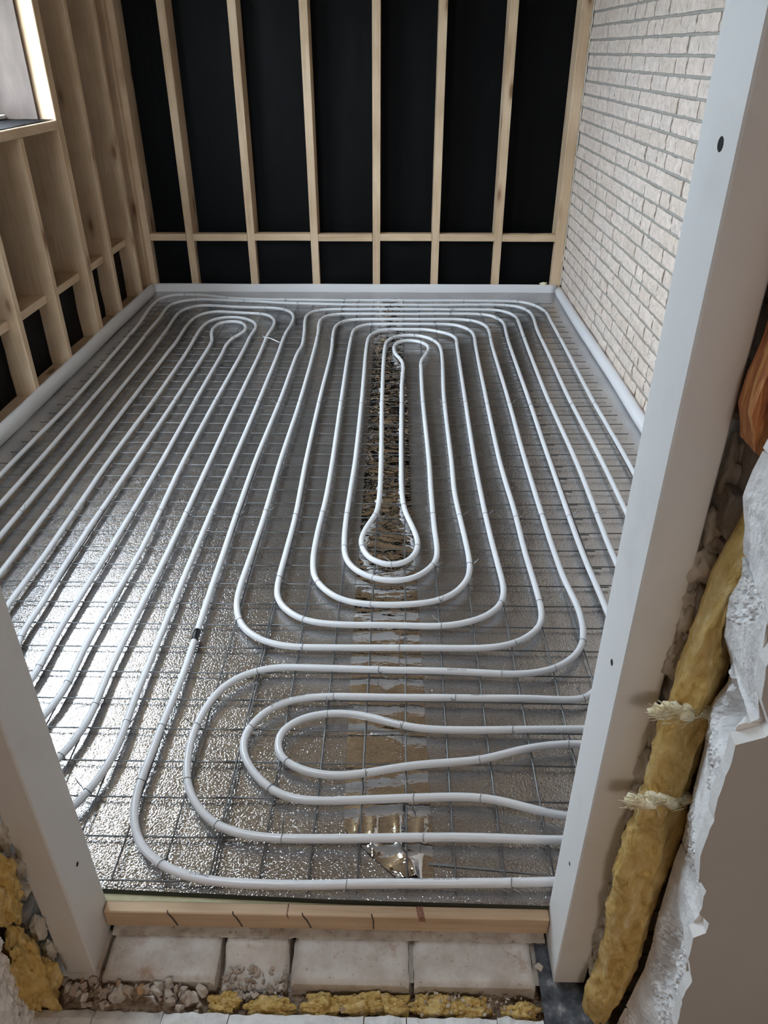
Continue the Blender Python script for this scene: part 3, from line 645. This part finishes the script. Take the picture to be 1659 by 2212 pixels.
# ---- heating pipes
PIPES = {"c1":[900,-60,900,150,900,600,900,1200,908,1716,901,2382,908,3265,908,3568,907,3789,862,3922,788,4000,623,4021,88,4026,-533,4028,-728,4033,-956,4043,-1149,4068,-1353,4133,-1497,4150,-1578,4142,-1637,4073,-1655,3920,-1643,3704,-1624,3499,-1606,2997,-1587,2343,-1595,1674,-1600,420,-1600,170,-1541,29,-1400,-30,-1150,-30,-900,-30,-759,29,-700,170,-700,420,-702,1032,-698,1689,-694,2357,-695,3010,-699,3162,-698,3340,-685,3536,-695,3672,-732,3767,-798,3827,-889,3850,-1073,3860,-1225,3888,-1330,3894,-1409,3829,-1436,3732,-1435,3591,-1420,3330,-1414,3115,-1409,3000,-1403,2346,-1395,1677,-1400,620,-1400,370,-1341,229,-1200,170,-1150,170,-1100,170,-959,229,-900,370,-900,620,-884,1029,-900,1686,-901,2354,-896,3007,-899,3278,-894,3444,-919,3533,-986,3610,-1068,3644,-1154,3619,-1206,3538,-1221,3420,-1217,3231,-1206,3003,-1199,2349,-1205,1681,-1196,1024,-1200,780,-1200,620,-1225,520,-1210,430,-1150,385,-1090,430,-1075,520,-1100,620,-1100,780,-1107,1025,-1101,1682,-1097,2351,-1100,3004,-1101,3061,-1108,3195,-1138,3317,-1147,3421,-1127,3521,-1051,3559,-990,3523,-951,3424,-956,3336,-996,3235,-1010,3098,-1005,3006,-999,2352,-989,1684,-991,1027,-1000,670,-1000,420,-1044,314,-1150,270,-1256,314,-1300,420,-1300,670,-1297,1022,-1303,1679,-1308,2347,-1309,3001,-1308,3153,-1320,3436,-1316,3593,-1285,3699,-1212,3760,-1086,3742,-940,3720,-865,3695,-808,3600,-792,3489,-801,3279,-796,3009,-796,2356,-793,1688,-791,1031,-800,520,-800,270,-859,129,-1000,70,-1150,70,-1300,70,-1441,129,-1500,270,-1500,520,-1493,1676,-1501,2344,-1510,2998,-1525,3393,-1529,3628,-1542,3806,-1532,3932,-1462,4009,-1362,4038,-1215,4023,-1024,3998,-795,3961,-525,3935,86,3922,677,3920,764,3874,804,3788,812,3670,799,3431,797,3032,792,2381,803,1714,800,1000,800,600,795,420,750,310,650,262,550,255,417,259,356,255,304,246,252,232,201,213,135,201,64,194,-6,184,-70,169,-135,156,-183,155,-226,162,-266,179,-296,201,-312,230,-316,260,-304,291,-277,319,-234,339,-182,346,-129,344,-58,325,-1,306,55,298,141,297,278,301,440,306,530,310,630,340,685,420,700,550,689,1057,698,1712,690,2379,698,3174,704,3430,707,3574,701,3688,659,3769,601,3815,499,3824,234,3825,-14,3827,-263,3824,-449,3823,-538,3803,-588,3759,-612,3684,-612,3584,-589,3325,-578,3089,-587,3012,-593,2359,-608,1691,-607,1272,-604,1034,-603,858,-599,624,-597,473,-605,288,-606,203,-609,116,-601,55,-584,6,-557,-34,-519,-65,-475,-88,-424,-103,-354,-111,-261,-113,-166,-112,-112,-109,22,-105,191,-100,292,-96,500,-85,800,-80],
         "c2":[800,20,600,15,325,-2,237,-1,131,1,24,-1,-118,-7,-227,-9,-292,-9,-359,1,-406,17,-446,47,-478,82,-500,122,-510,162,-521,234,-521,294,-511,351,-500,396,-479,436,-442,473,-393,497,-346,509,-270,509,-157,507,-33,504,80,503,193,499,285,494,341,498,401,515,448,548,488,594,508,647,518,722,517,800,505,897,498,1054,492,1709,499,2376,501,3171,508,3369,500,3484,451,3571,362,3613,138,3615,-118,3614,-275,3609,-348,3591,-395,3531,-415,3449,-417,3327,-403,3015,-405,2362,-401,1694,-393,1285,-397,1047,-400,907,-396,833,-380,784,-341,738,-296,707,-237,694,-152,689,-45,690,35,688,95,687,161,699,220,723,274,769,301,828,307,893,304,959,296,1127,290,1322,286,1706,292,2373,301,3133,302,3256,266,3333,196,3383,136,3413,36,3416,-106,3407,-164,3368,-201,3282,-209,3193,-203,2365,-201,1697,-205,1511,-209,1269,-207,1135,-196,1027,-165,965,-109,920,-56,904,10,911,65,954,100,1010,108,1076,104,1193,100,1457,100,1702,89,2369,90,2732,94,2883,120,2974,139,3070,133,3138,97,3190,44,3217,-14,3203,-48,3151,-56,3081,-47,2985,-16,2896,-3,2792,-7,2671,-11,2545,-12,2368,-13,1701,-9,1433,3,1318,27,1222,45,1123,39,1064,20,1023,-21,990,-66,989,-112,1020,-140,1069,-150,1136,-134,1215,-103,1309,-95,1418,-95,1699,-106,2366,-106,3096,-96,3195,-58,3269,10,3306,84,3300,134,3272,183,3195,205,3100,192,2371,191,1704,189,1459,203,1195,211,1035,208,958,192,903,149,841,91,803,37,791,-47,783,-140,788,-201,807,-231,834,-270,880,-289,921,-302,1013,-303,1177,-294,1414,-293,1696,-301,2363,-305,3295,-295,3407,-259,3478,-204,3510,-116,3517,79,3519,221,3519,294,3513,363,3460,404,3377,412,3276,407,3142,394,2374,388,1707,398,1337,400,1063,406,890,407,771,397,707,369,663,321,623,263,601,185,594,92,594,-44,593,-201,591,-318,592,-387,607,-436,636,-476,678,-500,735,-513,802,-515,878,-509,1079,-505,1264,-506,1692,-497,2360,-507,3326,-519,3515,-511,3616,-479,3686,-423,3716,-334,3723,-14,3722,464,3729,538,3705,594,3625,614,3527,609,3411,601,3173,597,2377,591,1711,591,1055,600,800,600,600,570,500,500,450,472,411,292,407,112,405,-32,403,-150,404,-222,402,-275,394,-320,376,-358,346,-384,308,-397,267,-393,225,-378,191,-362,169,-332,133,-296,105,-256,90,-192,86,-142,88,-48,94,45,100,120,103,169,101,206,95,248,83,290,69,343,57,450,58,600,85,800,100]}
PR = .0094; PZ = .0130
def spline(flat):
    c = [Vector((flat[i]/1000, flat[i+1]/1000)) for i in range(0, len(flat), 2)]
    pts = []
    for i in range(len(c)-1):
        p0, p1, p2, p3 = c[max(i-1, 0)], c[i], c[i+1], c[min(i+2, len(c)-1)]
        t0 = 0; t1 = t0+max(1e-4, (p1-p0).length)**.5; t2 = t1+(p2-p1).length**.5; t3 = t2+max(1e-4, (p3-p2).length)**.5
        n = max(1, int((p2-p1).length/.016))
        for k in range(n):
            t = t1+(t2-t1)*k/n
            A1 = p0*((t1-t)/(t1-t0))+p1*((t-t0)/(t1-t0)); A2 = p1*((t2-t)/(t2-t1))+p2*((t-t1)/(t2-t1)); A3 = p2*((t3-t)/(t3-t2))+p3*((t-t2)/(t3-t2))
            B1 = A1*((t2-t)/(t2-t0))+A2*((t-t0)/(t2-t0)); B2 = A2*((t3-t)/(t3-t1))+A3*((t-t1)/(t3-t1))
            pts.append(B1*((t2-t)/(t2-t1))+B2*((t-t1)/(t2-t1)))
    pts.append(c[-1])
    for _ in range(5):
        q = pts[:]
        for i in range(1, len(pts)-1): q[i] = pts[i]*.5+(pts[i-1]+pts[i+1])*.25
        pts = q
    res = [pts[0]]; acc = 0                        # even spacing
    for a, b in zip(pts, pts[1:]):
        d = (b-a).length; s = .015-acc
        while s <= d: res.append(a+(b-a)*(s/d)); s += .015
        acc = (acc+d) % .015 if d else acc
        acc = d-(s-.015)
    return res
def tie_meshes():
    out = []
    for q in range(5):
        rnd = random.Random(q+50); mb = MB()
        ring = [(.0012*math.sin(2*a), math.cos(a)*(PR+.0010), math.sin(a)*(PR+.0010)) for a in [2*PI*k/10-.6 for k in range(11)]]
        ring += [(.001, (PR+.004)*1.0, -.010)]
        mb.tube(ring, .0011, 3)
        s = rnd.choice((-1, 1)); b = Vector((0, s*PR*1.1, .001)); d = Vector((rnd.uniform(-.8, .8), s*rnd.uniform(.5, 1), rnd.uniform(.2, 1))).normalized()
        for w in (0, 1):
            e = Vector((rnd.uniform(-.4, .4), rnd.uniform(-.3, .3), rnd.uniform(-.6, .4)))
            mb.tube([b, b+d*.011+e*.002, b+d*.022+e*.008, b+d*(.028+.006*w)+e*.018], .0010, 3)
        out.append(mb.mesh('wire_tie', M['tie'], True))
    return out
TIES = tie_meshes()
PATH = {}
def make_pipe(key, label):
    pts = spline(PIPES[key]); PATH[key] = pts
    root = empty('heating_pipe', (pts[0].x, pts[0].y, FZ)); tag(root, label, 'pipe', 'white underfloor heating pipes')
    mb = MB(); mb.tube([(p.x, p.y, PZ+.0012*nz(p.x*4, p.y*4, 2)) for p in pts], PR, 12); mb.build('pipe', M['pipe'], root, True)
    rnd = random.Random(4); last = -9; s = 0; n = 0
    for i in range(2, len(pts)-2):
        a = pts[i]-pts[i-1]; s += a.length
        b = pts[min(i+6, len(pts)-1)]-pts[i]; c = pts[i]-pts[max(i-6, 0)]
        bend = c.angle(b) if c.length > 0 and b.length > 0 else 0
        y = pts[i].y; crossed = any((pts[i-1].y-t)*(y-t) <= 0 for t in (1.3+.0, 2.3, 3.25, .3))
        nearw = min(abs(y*10-round(y*10)), abs(pts[i].x*10-round(pts[i].x*10))) < .10
        gap = .14 if bend > .14 else .26
        straight_h = abs(a.x) > abs(a.y)*3
        want = (bend > .10 and s-last > gap and nearw) or (crossed and s-last > .12) or (straight_h and s-last > .32 and nearw)
        if want and n < 270:
            me = TIES[rnd.randrange(5)]; ang = math.atan2(a.y, a.x)+(PI if rnd.random() < .5 else 0)
            place('wire_tie', me, root, (pts[i].x, pts[i].y, PZ), (0, 0, ang)); last = s; n += 1
    return root
P1 = make_pipe('c1', 'white heating pipe of the long loops beside the window, printed near the timber batten')
P2 = make_pipe('c2', 'white heating pipe spiralling round the shiny tape in the middle of the floor')
def arc_find(key, x, y):
    pts = PATH[key]; return min(range(len(pts)), key=lambda i: (pts[i].x-x)**2+(pts[i].y-y)**2)
def lettering(key, root, txt, x, y, size=.0075, flip=1, phi0=1.57):
    cu = bpy.data.curves.new('t', 'FONT'); cu.body = txt; cu.size = size; cu.align_x = 'CENTER'; cu.resolution_u = 2
    to = bpy.data.objects.new('t', cu); col.objects.link(to); bpy.context.view_layer.update()
    dg = bpy.context.evaluated_depsgraph_get(); me = bpy.data.meshes.new_from_object(to.evaluated_get(dg)); bpy.data.objects.remove(to)
    pts = PATH[key]; i0 = arc_find(key, x, y); org = ORG[root.name]
    me.name = 'lettering'
    for v in me.vertices:
        u = v.co.x*flip; w = (v.co.y-size*.36)*flip
        k = i0; s = u/.015; k = i0+int(math.floor(s)); fr = s-math.floor(s); k = max(0, min(len(pts)-2, k))
        p = pts[k]+(pts[k+1]-pts[k])*fr; t = (pts[min(k+2, len(pts)-1)]-pts[max(k-1, 0)]).normalized()
        sgn = DIRX
        side = Vector((-t.y, t.x))
        ph = phi0+w/PR; rr = PR+.0003
        q = p+side*(-math.cos(ph)*-1*rr*-1) if False else p+side*(rr*math.sin(ph-1.57))
        v.co = Vector((q.x-org[0], q.y-org[1], PZ+rr*math.cos(ph-1.57)+.0012*nz(p.x*4, p.y*4, 2)-org[2]))
    me.materials.clear(); me.materials.append(M['print'])
    o = bpy.data.objects.new('lettering', me); o.parent = root; col.objects.link(o)
DIRX = 1
def at(x, y, txt, key, root, up_far=True, size=.0075, phi=0.0):
    # text runs so that its top points away from the camera (up_far) or towards it
    pts = PATH[key]; i = arc_find(key, x, y); t = pts[min(i+1, len(pts)-1)]-pts[max(i-1, 0)]
    plus = t.x > 0 or (abs(t.x) < abs(t.y)*.2 and t.y > 0)
    flip = 1 if plus == up_far else -1
    lettering(key, root, txt, x, y, size, flip, 1.57+phi*(1 if plus else -1))
at(.06, -.092, '@ VIDALCO  16×2mm', 'c1', P1, False, .0095, .55)
at(-.42, -.075, 'Meter 5.15', 'c1', P1, False, .0095, .3)
at(-.20, -.090, '-  -   -  -    -   -  -   -   -  -', 'c1', P1, False, .006, .6)
at(-.315, .405, '@ VIDALCO  16×2MM', 'c2', P2, True, .0095, .2)
at(.19, .41, 'Meter 517', 'c2', P2, True, .0095, .3)
at(.03, .41, '-  -   -  -    -   -  -   -   -  -', 'c2', P2, True, .006, .5)
at(.14, .51, 'SO2 -16×2MM', 'c2', P2, False, .0085, -.2)
at(.27, .50, '-  -   -  -    -   -  -', 'c2', P2, False, .006, .2)
at(-.18, .118, 'Meter 510', 'c2', P2, False, .0085, .6)
at(.33, .06, '@ VIDALCO', 'c2', P2, False, .0085, .5)
at(-.03, .32, '@ VIDALCO', 'c1', P1, False, .0075, .3)
def black_mark():
    i = arc_find('c1', -.598, .64); pts = PATH['c1']
    MB().tube([(p.x, p.y, PZ+.0002) for p in pts[i-1:i+3]], PR+.0006, 12).build('tape_band', M['black'], P1, True)['label'] = 'narrow black tape band'
black_mark()

# ---- door frame: two white posts (and the head above the picture)
def door_frame():
    r = empty('door_frame', (-.16, -.18, -.1)); tag(r, 'white primed timber door frame standing in the rough wall opening', 'door frame')
    a = MB().box(-.668, -.608, -.232, -.126, -.1, 2.09, ch=.0025).build('post', M['primer'], r); a['label'] = 'post with one small screw hole, dark broken wall beside it'
    b = MB().box(.284, .345, -.232, -.126, -.1, 2.09, ch=.0025).build('post', M['primer'], r); b['label'] = 'post with three screw holes, yellow wool beside it'
    MB().box(-.668, .345, -.232, -.126, 2.09, 2.15, ch=.0025).build('head', M['primer'], r)
    def hole(par, x, sx, y, z, rad):
        m = MB(); n = 16
        ring = lambda rr, xx: [(xx, y+rr*math.cos(2*PI*k/n), z+rr*math.sin(2*PI*k/n)) for k in range(n)]
        v = ring(rad*1.15, x+sx*.0002)+ring(rad, x+sx*.0007)+ring(rad*.9, x+sx*.0003)+[(x+sx*.0003, y, z)]
        f = [(k, (k+1) % n, n+(k+1) % n, n+k) for k in range(n)]+[(n+k, n+(k+1) % n, 2*n+(k+1) % n, 2*n+k) for k in range(n)]+[(2*n+k, 2*n+(k+1) % n, 3*n) for k in range(n)]
        m.add(v, f); m.build('screw_hole', M['hole'], par)
    for z, rr in ((1.36, .0062), (.69, .0045), (.215, .0032)): hole(b, .284, -1, -.19, z, rr)
    hole(a, -.608, 1, -.175, .165, .004)
door_frame()

# ---- timber batten across the threshold
def batten():
    r = empty('timber_batten', (-.16, -.14, -.075)); tag(r, 'narrow pale timber batten lying across the threshold between the door posts', 'batten')
    bm = MB(); bm.box(-.606, .283, -.1525, -.1285, -.074, -.0255, ch=.002); bm.build('board', M['wood_x'], r)
    for k, x in enumerate((-.474, -.343, -.204, -.066)):
        lean = .012 if k < 3 else 0
        MB().tube([(x-.004, -.1475, -.0250), (x-.002, -.1532, -.0255), (x+lean*.4, -.1538, -.040), (x+lean, -.1536, -.066)], .0013, 5).build('nail', M['nail'], r, True)
    def mark(x0, x1, w, ms):
        pr = [(x0, -.1290), (x1, -.1290), (x1+w, -.1518), (x0+w, -.1518)]
        m = MB(); m.add([(x, y, -.02525) for x, y in pr]+[(x1+w+.001, -.15275, -.028), (x0+w+.001, -.15275, -.028), (x1+w+.002, -.15275, -.0395), (x0+w+.003, -.15275, -.0385)], [(0, 1, 2, 3), (3, 2, 4, 5), (5, 4, 6, 7)])
        m.build('resin_streak', M['streak'], r)
    mark(.018, .032, .004, 0); mark(-.2385, -.2355, -.001, 1)
batten()

# ---- mineral wool in the right-hand cavity: three pieces with frayed upper ends
WLx = [(-.2, .345), (-.108, .336), (-.046, .331), (.05, .342), (.18, .334), (.311, .326), (.43, .331), (.494, .333), (.594, .338), (.667, .339), (.775, .343), (.82, .346), (.851, .351), (.893, .356), (.95, .366), (.985, .377)]
WRx = [(-.2, .36), (-.12, .384), (.0, .402), (.068, .408), (.2, .406), (.314, .405), (.442, .412), (.546, .398), (.668, .399), (.784, .400), (.844, .374), (.9, .368), (.953, .388), (.99, .37)]
def batt(z0, z1, label, seed, fray):
    r = empty('mineral_wool_batt', (.365, -.275, z0)); tag(r, label, 'insulation', 'yellow mineral wool in the broken wall')
    mb = MB(); n = int((z1-z0)/.003); N = 40; vs = []
    for i in range(n+1):
        t = i/n; z = z0+(z1-z0)*t; a = lerp(WLx, z); b = lerp(WRx, z); cx = (a+b)/2; hw = (b-a)/2; e = min(1, 9*t+.6, 9*(1-t)+.75)
        for k in range(N):
            th = 2*PI*k/N; d = Vector((math.cos(th), math.sin(th), 0))
            q = 1+.16*mn.fractal(Vector((d.x*1.5+seed, d.y*1.5, z*14)), 1, 2, 3)+.07*mn.noise(Vector((d.x*.8, d.y*.8, z*17+seed)))+.06*mn.fractal(Vector((d.x*3.2, d.y*3.2, z*60+seed)), .9, 2, 4)
            crease = .34*math.exp(-((th-4.75+.35*math.sin(z*9+seed)+.2*mn.noise(Vector((z*30, seed, 1))))/.20)**2)-.16*math.exp(-((th-5.35+.3*math.sin(z*13+seed))/.18)**2)
            vs.append((cx+d.x*hw*q*e*1.02, -.272+d.y*(.026+.0*hw)*(q+crease)*e, z+.004*mn.noise(Vector((th*2, z*20, seed)))))
    mb.add(vs, [(i*N+k, i*N+(k+1) % N, (i+1)*N+(k+1) % N, (i+1)*N+k) for i in range(n) for k in range(N)]+[tuple(range(N)), tuple(n*N+k for k in range(N))])
    mb.build('wool_body', M['wool'], r, True)
    if fray:
        rnd = random.Random(seed); a = lerp(WLx, z1); b = lerp(WRx, z1); m = MB()
        for k in range(9):
            t = k/8; x = a-.022+(b-a+.020)*t
            m.blob((x, -.297+rnd.uniform(-.006, .006), z1-.004+.012*t+rnd.uniform(-.004, .004)), (.011, .010, .0065+.003*(1-t)), 2, .6, 2.4, seed*9+k)
        for k in range(110):
            x = a-.018+(b-a+.01)*rnd.random()**1.6; z = z1+rnd.uniform(-.008, .010); y = -.302+rnd.uniform(-.006, .008)
            d = Vector((rnd.uniform(-1.2, .2), rnd.uniform(-.6, .2), rnd.uniform(-.3, .9)))*.012
            m.tube([(x, y, z), (x+d.x, y+d.y, z+d.z), (x+d.x*2, y+d.y*2+.002, z+d.z*1.5)], .0005, 3)
        m.build('frayed_edge', M['wool_pale'], r, True)
batt(.695, .985, 'thin uppermost strip of yellow mineral wool between dark bricks and white blocks', 2, False)
batt(.522, .705, 'middle yellow mineral wool piece with frayed pale upper end beside the right post', 5, True)
batt(-.17, .530, 'longest yellow mineral wool piece, reaching the ground beside the right post', 9, True)
def left_wool():
    for k, (c, rad, lab) in enumerate((((-.684, -.285, .275), (.040, .03, .085), 'yellow mineral wool lump beside the left door post, upper of two'), ((-.695, -.285, -.005), (.040, .03, .115), 'brownish yellow mineral wool lump at the foot of the left jamb, lower of two'))):
        mb = MB(); mb.blob(c, rad, 5, .5, 1.7, k+3); mb.v = [tuple(Vector(v)+mn.noise_vector(Vector(v)*60)*.005+mn.noise_vector(Vector(v)*190)*.0025) for v in mb.v]; o = mb.build('mineral_wool_batt', M['wool'], None, True, c); tag(o, lab, 'insulation', 'yellow mineral wool in the broken wall')
left_wool()
# tufts of wool lying in the cavity under the sill bricks
for k, (x, y, rx, lab) in enumerate(((-.352, -.266, .020, 'small yellow wool tuft in the rubble below the broken sill brick, leftmost'), (-.262, -.270, .034, 'wide yellow wool tuft below the gap between the sill bricks'), (-.165, -.268, .030, 'yellow wool tuft under the left half of the middle sill brick'), (-.085, -.262, .036, 'large yellow wool tuft under the middle sill brick'), (-.025, -.264, .026, 'yellow wool tuft under the right end of the middle sill brick'), (.050, -.262, .034, 'yellow wool tuft below the left end of the right sill brick'), (.118, -.266, .030, 'orange-brown wool tuft full of grit below the right sill brick'), (.222, -.272, .026, 'folded yellow wool tuft below the right end of the right sill brick'))):
    mb = MB(); mb.blob((x, y, -.136), (rx*1.28, .017, .020), 5, .55, 1.5, k+60)
    mb.v = [tuple(Vector(v)+mn.noise_vector(Vector(v)*150)*.0035+mn.noise_vector(Vector(v)*330)*.0016) for v in mb.v]
    o = mb.build('mineral_wool_tuft', M['wool'], None, True, (x, y, -.14)); tag(o, lab, 'insulation', 'wool tufts under the sill')

# ---- split timber at the right edge, dark felt under the post
def split_timber():
    pts = [(.352, 1.075), (.372, 1.062), (.392, 1.052), (.46, 1.05), (.46, 1.40), (.353, 1.40), (.350, 1.26), (.346, 1.19), (.341, 1.15), (.339, 1.115)]
    mb = MB(); mb.prism(pts[::-1], -.285, -.245, 'y'); bm = bmesh.new()
    me = mb.mesh('tmp', M['split']); bm.from_mesh(me); bpy.data.meshes.remove(me)
    bmesh.ops.triangulate(bm, faces=list(bm.faces)); bmesh.ops.subdivide_edges(bm, edges=list(bm.edges), cuts=4, use_grid_fill=True)
    for v in bm.verts: v.co += Vector((.003*nz(v.co.x*60, v.co.y*60, v.co.z*14), .006*nz(v.co.x*70, 4, v.co.z*9), 0))
    o = MB().bm(bm).build('split_timber', M['split'], None, False, (.38, -.26, 1.06)); tag(o, 'orange-brown split end of a timber in the broken wall beside the right post', 'timber')
split_timber()
def felt():
    mb = MB(); mb.grid(lambda u, v: (.259+.105*u, -.352+.222*v, -.1085+.0025*nz(u*6, v*9, 2)-.012*(1-v)*(u > .9)), 14, 26)
    mb.grid(lambda u, v: (.259+.105*u, -.352+.222*v, -.1125+.0025*nz(u*6, v*9, 2)), 14, 26)
    o = mb.build('bitumen_felt', M['bitumen'], None, True, (.31, -.24, -.11)); tag(o, 'dusty dark grey bitumen felt piece under the foot of the right post', 'felt')
felt()

# ---- rubble in the open cavity
def grit():
    mb = MB()
    def top(u, v):
        x = -.80+1.07*u; y = -.315+.10*v; pile = .030*max(0, min(1, (-.36-x)/.12))
        return (x, y, -.152+pile+.007*mn.fractal(Vector((x*40, y*40, 1)), 1, 2, 3)+.006*nz(x*14, y*20, 3))
    mb.grid(top, 260, 26); o = mb.build('mortar_grit', M['grit'], None, False, (-.2, -.26, -.15)); o['kind'] = 'stuff'
    o['label'] = 'brown mortar grit and crumbs filling the wall cavity'; o['category'] = 'grit'
grit()
def chunk_mesh(seed):
    rnd = random.Random(seed); bm = bmesh.new()
    for k in range(11):
        d = Vector((rnd.gauss(0, 1), rnd.gauss(0, 1), rnd.gauss(0, 1))).normalized(); d *= rnd.uniform(.75, 1.1)
        bm.verts.new((d.x*rnd.uniform(.8, 1.1), d.y*.85, d.z*.7))
    h = bmesh.ops.convex_hull(bm, input=list(bm.verts))
    bmesh.ops.delete(bm, geom=list({g for g in h['geom_interior']+h['geom_unused'] if isinstance(g, bmesh.types.BMVert)}), context='VERTS')
    bmesh.ops.bevel(bm, geom=list(bm.edges), offset=.07, segments=1, affect='EDGES')
    return MB().bm(bm).mesh('rubble_chunk', M['rubble'])
CH = [chunk_mesh(k) for k in range(10)]
def rubble():
    rnd = random.Random(21)
    def put(x, y, z, s, label, group, q=None, sc=(1, 1, 1)):
        o = place('rubble_chunk', CH[rnd.randrange(10) if q is None else q], None, (x, y, z), (rnd.uniform(0, 6), rnd.uniform(0, 6), rnd.uniform(0, 6)), (s*sc[0], s*sc[1], s*sc[2]))
        tag(o, label, 'rubble', group)
    put(-.557, -.262, -.113, .026, 'biggest pale rubble chunk, lying below the left sill brick', 'rubble in the wall cavity', 3)
    put(-.455, -.268, -.125, .019, 'flat pale rubble chunk below the right end of the left sill brick', 'rubble in the wall cavity', 5)
    put(-.425, -.264, -.128, .014, 'small round white rubble stone beside the flat pale chunk', 'rubble in the wall cavity', 1)
    put(-.440, -.278, -.128, .012, 'small white rubble crumb in front of the flat pale chunk', 'rubble in the wall cavity', 7)
    put(.262, -.20, -.104, .010, 'small pale oval stone between the right sill brick and the felt', 'rubble in the wall cavity', 2, (1, 1.3, .7))
    put(-.122, -.286, -.115, .013, 'white rubble splinter lying on the broken edge under the middle sill brick', 'rubble in the wall cavity', 4, (1.5, .7, .5))
    for k in range(70):
        x = rnd.uniform(-.74, -.395); y = rnd.uniform(-.288, -.244); s = rnd.choice((.007, .009, .011, .014, .018))
        put(x, y, -.133+.024*max(0, min(1, (-.36-x)/.12))+s*.35, s, 'brownish rubble chunk in the pile below the left sill brick', 'rubble pile on the left')
    for k in range(110):
        x = rnd.uniform(-.362, -.240); y = -.262+.062*rnd.random()**1.2; s = rnd.choice((.004, .006, .008, .010))
        put(x, y, -.136+s*.4 if y < -.240 else -.100-.032*min(1, max(0, (.72-(y+.239)/.101)/.35))+s*.35, s, 'small rubble stone in the hollow of the broken sill brick', 'stones on the broken brick')
    for k in range(60):
        x = rnd.uniform(.03, .25); y = rnd.uniform(-.285, -.247); s = rnd.choice((.003, .004, .005, .006))
        put(x, y, -.121+rnd.uniform(-.006, .006), s, 'tiny orange-brown grit stone in the wool below the right sill brick', 'grit stones on the right')
rubble()
# ---- odds and ends on the floor
o = MB().blob((.962, 4.243, .071), (.024, .009, .010), 3, .6, 2.2, 3).build('foam_crumb', M['wool_pale'], None, True, (.962, 4.243, .065)); tag(o, 'small cream foam crumb on the far edge strip by the corner stud', 'foam')
o = MB().tube([(-.815, 3.235, .0235), (-.77, 3.20, .0265), (-.71, 3.14, .0235)], .003, 6).build('plastic_strip', M['pipe'], None, True, (-.77, 3.2, .02)); tag(o, 'thin white plastic strip lying across two pipes near the far loop', 'plastic strip')
mb = MB(); mb.grid(lambda u, v: (.045+.245*u, -.046-.020*u-.006*(v-.5)*(1-.7*u), FZ+.0022-.001*u+.001*nz(u*9, v*2, 2)), 16, 3)  # thin dark grey strip just above the foil
o = mb.build('dark_strip', M['patch'], None, True, (.15, -.06, FZ)); tag(o, 'narrow dark strip on the foil at the near end of the shiny tape', 'plastic scrap')
